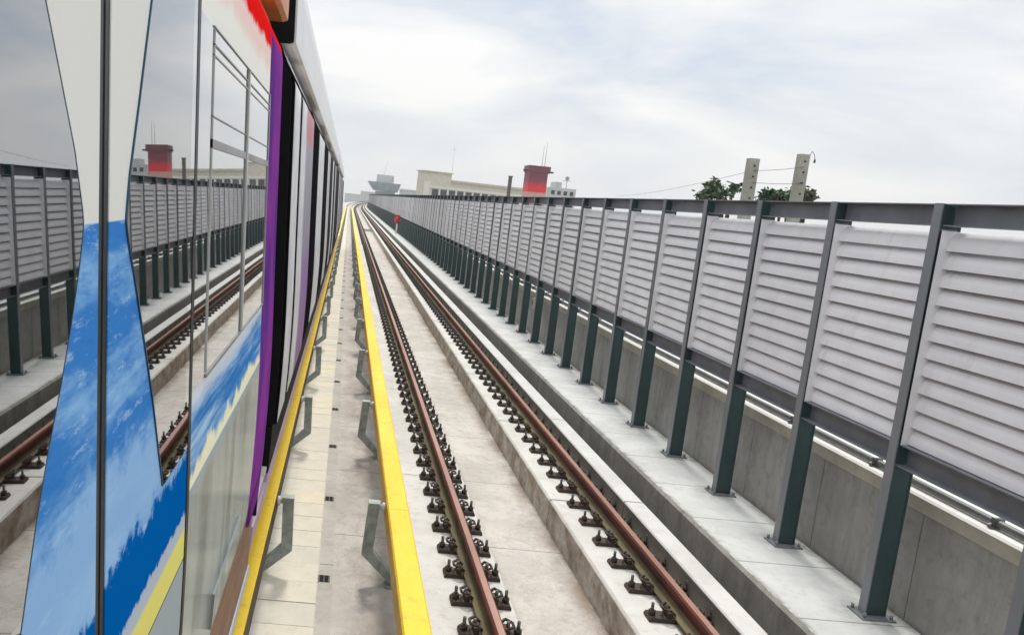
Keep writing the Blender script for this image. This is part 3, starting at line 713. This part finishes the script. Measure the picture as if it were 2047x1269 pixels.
def leafm(name, a, b_):
    t = NT(name); n_ = t.noise(1.5, 3, .6); n2 = t.noise(14., 2, .5)
    c = t.mix(t.step(n_, .35, .65), a, b_); c = t.mix(t.math('MULTIPLY', n2, .5), c, tuple(x*.5 for x in a)); return t.bsdf(c, .55, spec=.35)
m_leaf = leafm('leaf_green', (.035, .075, .03), (.08, .13, .05)); m_leaf2 = leafm('leaf_brownish', (.06, .075, .035), (.12, .11, .06))
m_bark = paint('bark', (.12, .09, .07), .9, .3)
def tree(px, pytop, Y, wpx, lab, mat, seed):
    rnd = random.Random(seed); top = P(px, pytop, Y); R = wpx/2/F*Y
    r = empty('tree', (top.x, Y, GZ), lab, 'tree', 'trees behind the barrier')
    b = MB(); z1 = top.z-R*1.1
    b.tube((top.x, Y, GZ), (top.x+.1, Y, z1-1.5), .28, .2, 9)
    tips = []
    for k in range(16):
        a = rnd.uniform(0, 6.28); rr = R*rnd.uniform(.25, .95); tip = Vector((top.x+rr*math.cos(a), Y+rr*math.sin(a), top.z-R*rnd.uniform(.08, .9)*(.5+.6*rr/R)))
        base = Vector((top.x+.1, Y, z1-1.5-rnd.uniform(0, 1.0))); mid = base.lerp(tip, .55)+Vector((rnd.uniform(-.2, .2), rnd.uniform(-.2, .2), -.1))
        b.tube(base, mid, .09, .05, 6).tube(mid, tip, .05, .015, 5); tips.append(tip)
    obj('trunk', b, m_bark, r)
    b = MB()
    for tp in tips:
        nl = rnd.randint(16, 46); rad = R*rnd.uniform(.16, .36)
        for _ in range(nl):
            v = Vector((rnd.gauss(0, 1), rnd.gauss(0, 1), rnd.gauss(0, .65)))*rad*.55; c = tp+v
            ax = Vector((rnd.uniform(-1, 1), rnd.uniform(-1, 1), rnd.uniform(-.6, .3))).normalized(); bx = ax.orthogonal().normalized(); bx.rotate(Matrix.Rotation(rnd.uniform(0, 6), 3, ax))
            L_, w_ = rnd.uniform(.14, .3), rnd.uniform(.045, .085)
            b.quad([c, c+ax*L_*.5+bx*w_, c+ax*L_, c+ax*L_*.5-bx*w_], sm=False)
    obj('crown', b, mat, r, fixn=False)
tree(1434, 364, 32., 84, 'bushy green tree left of the shorter pole, just above the barrier', m_leaf, 3)
tree(1545, 382, 33., 62, 'low green tree between the two concrete poles', m_leaf, 5)
tree(1606, 374, 34., 78, 'brownish green tree behind the taller pole', m_leaf2, 9)

hz = MB().box(-905, 905, -305, 1605, -10, 24)
hm = NT('haze_air'); pv = hm.n('ShaderNodeVolumePrincipled'); pv.inputs['Color'].default_value = (.98, .985, 1, 1); pv.inputs['Density'].default_value = HAZE; pv.inputs['Anisotropy'].default_value = .2
hm.l(pv.outputs[0], hm.out.inputs['Volume'])
tag(obj('haze', hz, hm.m), kind='stuff')
# ------------------------------------------------------------------ sky, sun
SUN_EL, SUN_AZ = math.radians(58), math.radians(-3)   # azimuth from +Y towards -X
wd = bpy.data.worlds.new('World'); S.world = wd; wd.use_nodes = True; nt = wd.node_tree; nt.nodes.clear()
def N(t, **k):
    x = nt.nodes.new(t)
    for a, v in k.items(): setattr(x, a, v)
    return x
out = N('ShaderNodeOutputWorld'); bg = N('ShaderNodeBackground'); nt.links.new(bg.outputs[0], out.inputs[0]); bg.inputs[1].default_value = .1
sky = N('ShaderNodeTexSky', sky_type='NISHITA'); sky.sun_disc = False; sky.sun_elevation = SUN_EL; sky.sun_rotation = -SUN_AZ; sky.dust_density = 4; sky.air_density = 1.2
tc = N('ShaderNodeTexCoord'); mp = N('ShaderNodeMapping'); nt.links.new(tc.outputs['Generated'], mp.inputs[0]); mp.inputs['Scale'].default_value = (1, 1, 3.2)
ns = N('ShaderNodeTexNoise'); nt.links.new(mp.outputs[0], ns.inputs[0]); ns.inputs['Scale'].default_value = 2.9; ns.inputs['Detail'].default_value = 7; ns.inputs['Roughness'].default_value = .55; ns.inputs['Distortion'].default_value = .3
cr = N('ShaderNodeValToRGB'); nt.links.new(ns.outputs[0], cr.inputs[0])
cr.color_ramp.elements[0].position = .36; cr.color_ramp.elements[0].color = (.6, .665, .76, 1); cr.color_ramp.elements[1].position = .6; cr.color_ramp.elements[1].color = (.91, .91, .9, 1)
e = cr.color_ramp.elements.new(.48); e.color = (.77, .8, .83, 1)
sp = N('ShaderNodeSeparateXYZ'); nt.links.new(tc.outputs['Generated'], sp.inputs[0])
mr = N('ShaderNodeMapRange'); nt.links.new(sp.outputs[2], mr.inputs[0]); mr.inputs[1].default_value = .42; mr.inputs[2].default_value = .92; mr.inputs[3].default_value = 8.2; mr.inputs[4].default_value = 16.5
mu = N('ShaderNodeVectorMath', operation='SCALE'); nt.links.new(cr.outputs[0], mu.inputs[0]); nt.links.new(mr.outputs[0], mu.inputs['Scale'])
hm2 = N('ShaderNodeMapRange'); nt.links.new(sp.outputs[2], hm2.inputs[0]); hm2.inputs[1].default_value = .0; hm2.inputs[2].default_value = .13; hm2.inputs[3].default_value = .85; hm2.inputs[4].default_value = 0.
hw = N('ShaderNodeMix', data_type='RGBA'); nt.links.new(hm2.outputs[0], hw.inputs[0]); nt.links.new(cr.outputs[0], hw.inputs[6]); hw.inputs[7].default_value = (.84, .86, .86, 1); nt.links.new(hw.outputs[2], mu.inputs[0])
mx = N('ShaderNodeMix', data_type='RGBA'); mx.inputs[0].default_value = .9; nt.links.new(sky.outputs[0], mx.inputs[6]); nt.links.new(mu.outputs[0], mx.inputs[7])
nt.links.new(mx.outputs[2], bg.inputs[0])
sd = bpy.data.lights.new('sun', 'SUN'); sd.energy = 1.5; sd.angle = math.radians(10); sd.color = (1, .96, .9)
so = bpy.data.objects.new('sun', sd); COL.objects.link(so)
dirv = Vector((-math.sin(SUN_AZ)*math.cos(SUN_EL), math.cos(SUN_AZ)*math.cos(SUN_EL), math.sin(SUN_EL)))
so.rotation_euler = dirv.to_track_quat('Z', 'Y').to_euler()

S.view_settings.view_transform = 'Standard'; S.view_settings.look = 'None'; S.view_settings.exposure = .44; S.view_settings.gamma = 1
S.cycles.max_bounces = 6; S.cycles.use_denoising = True
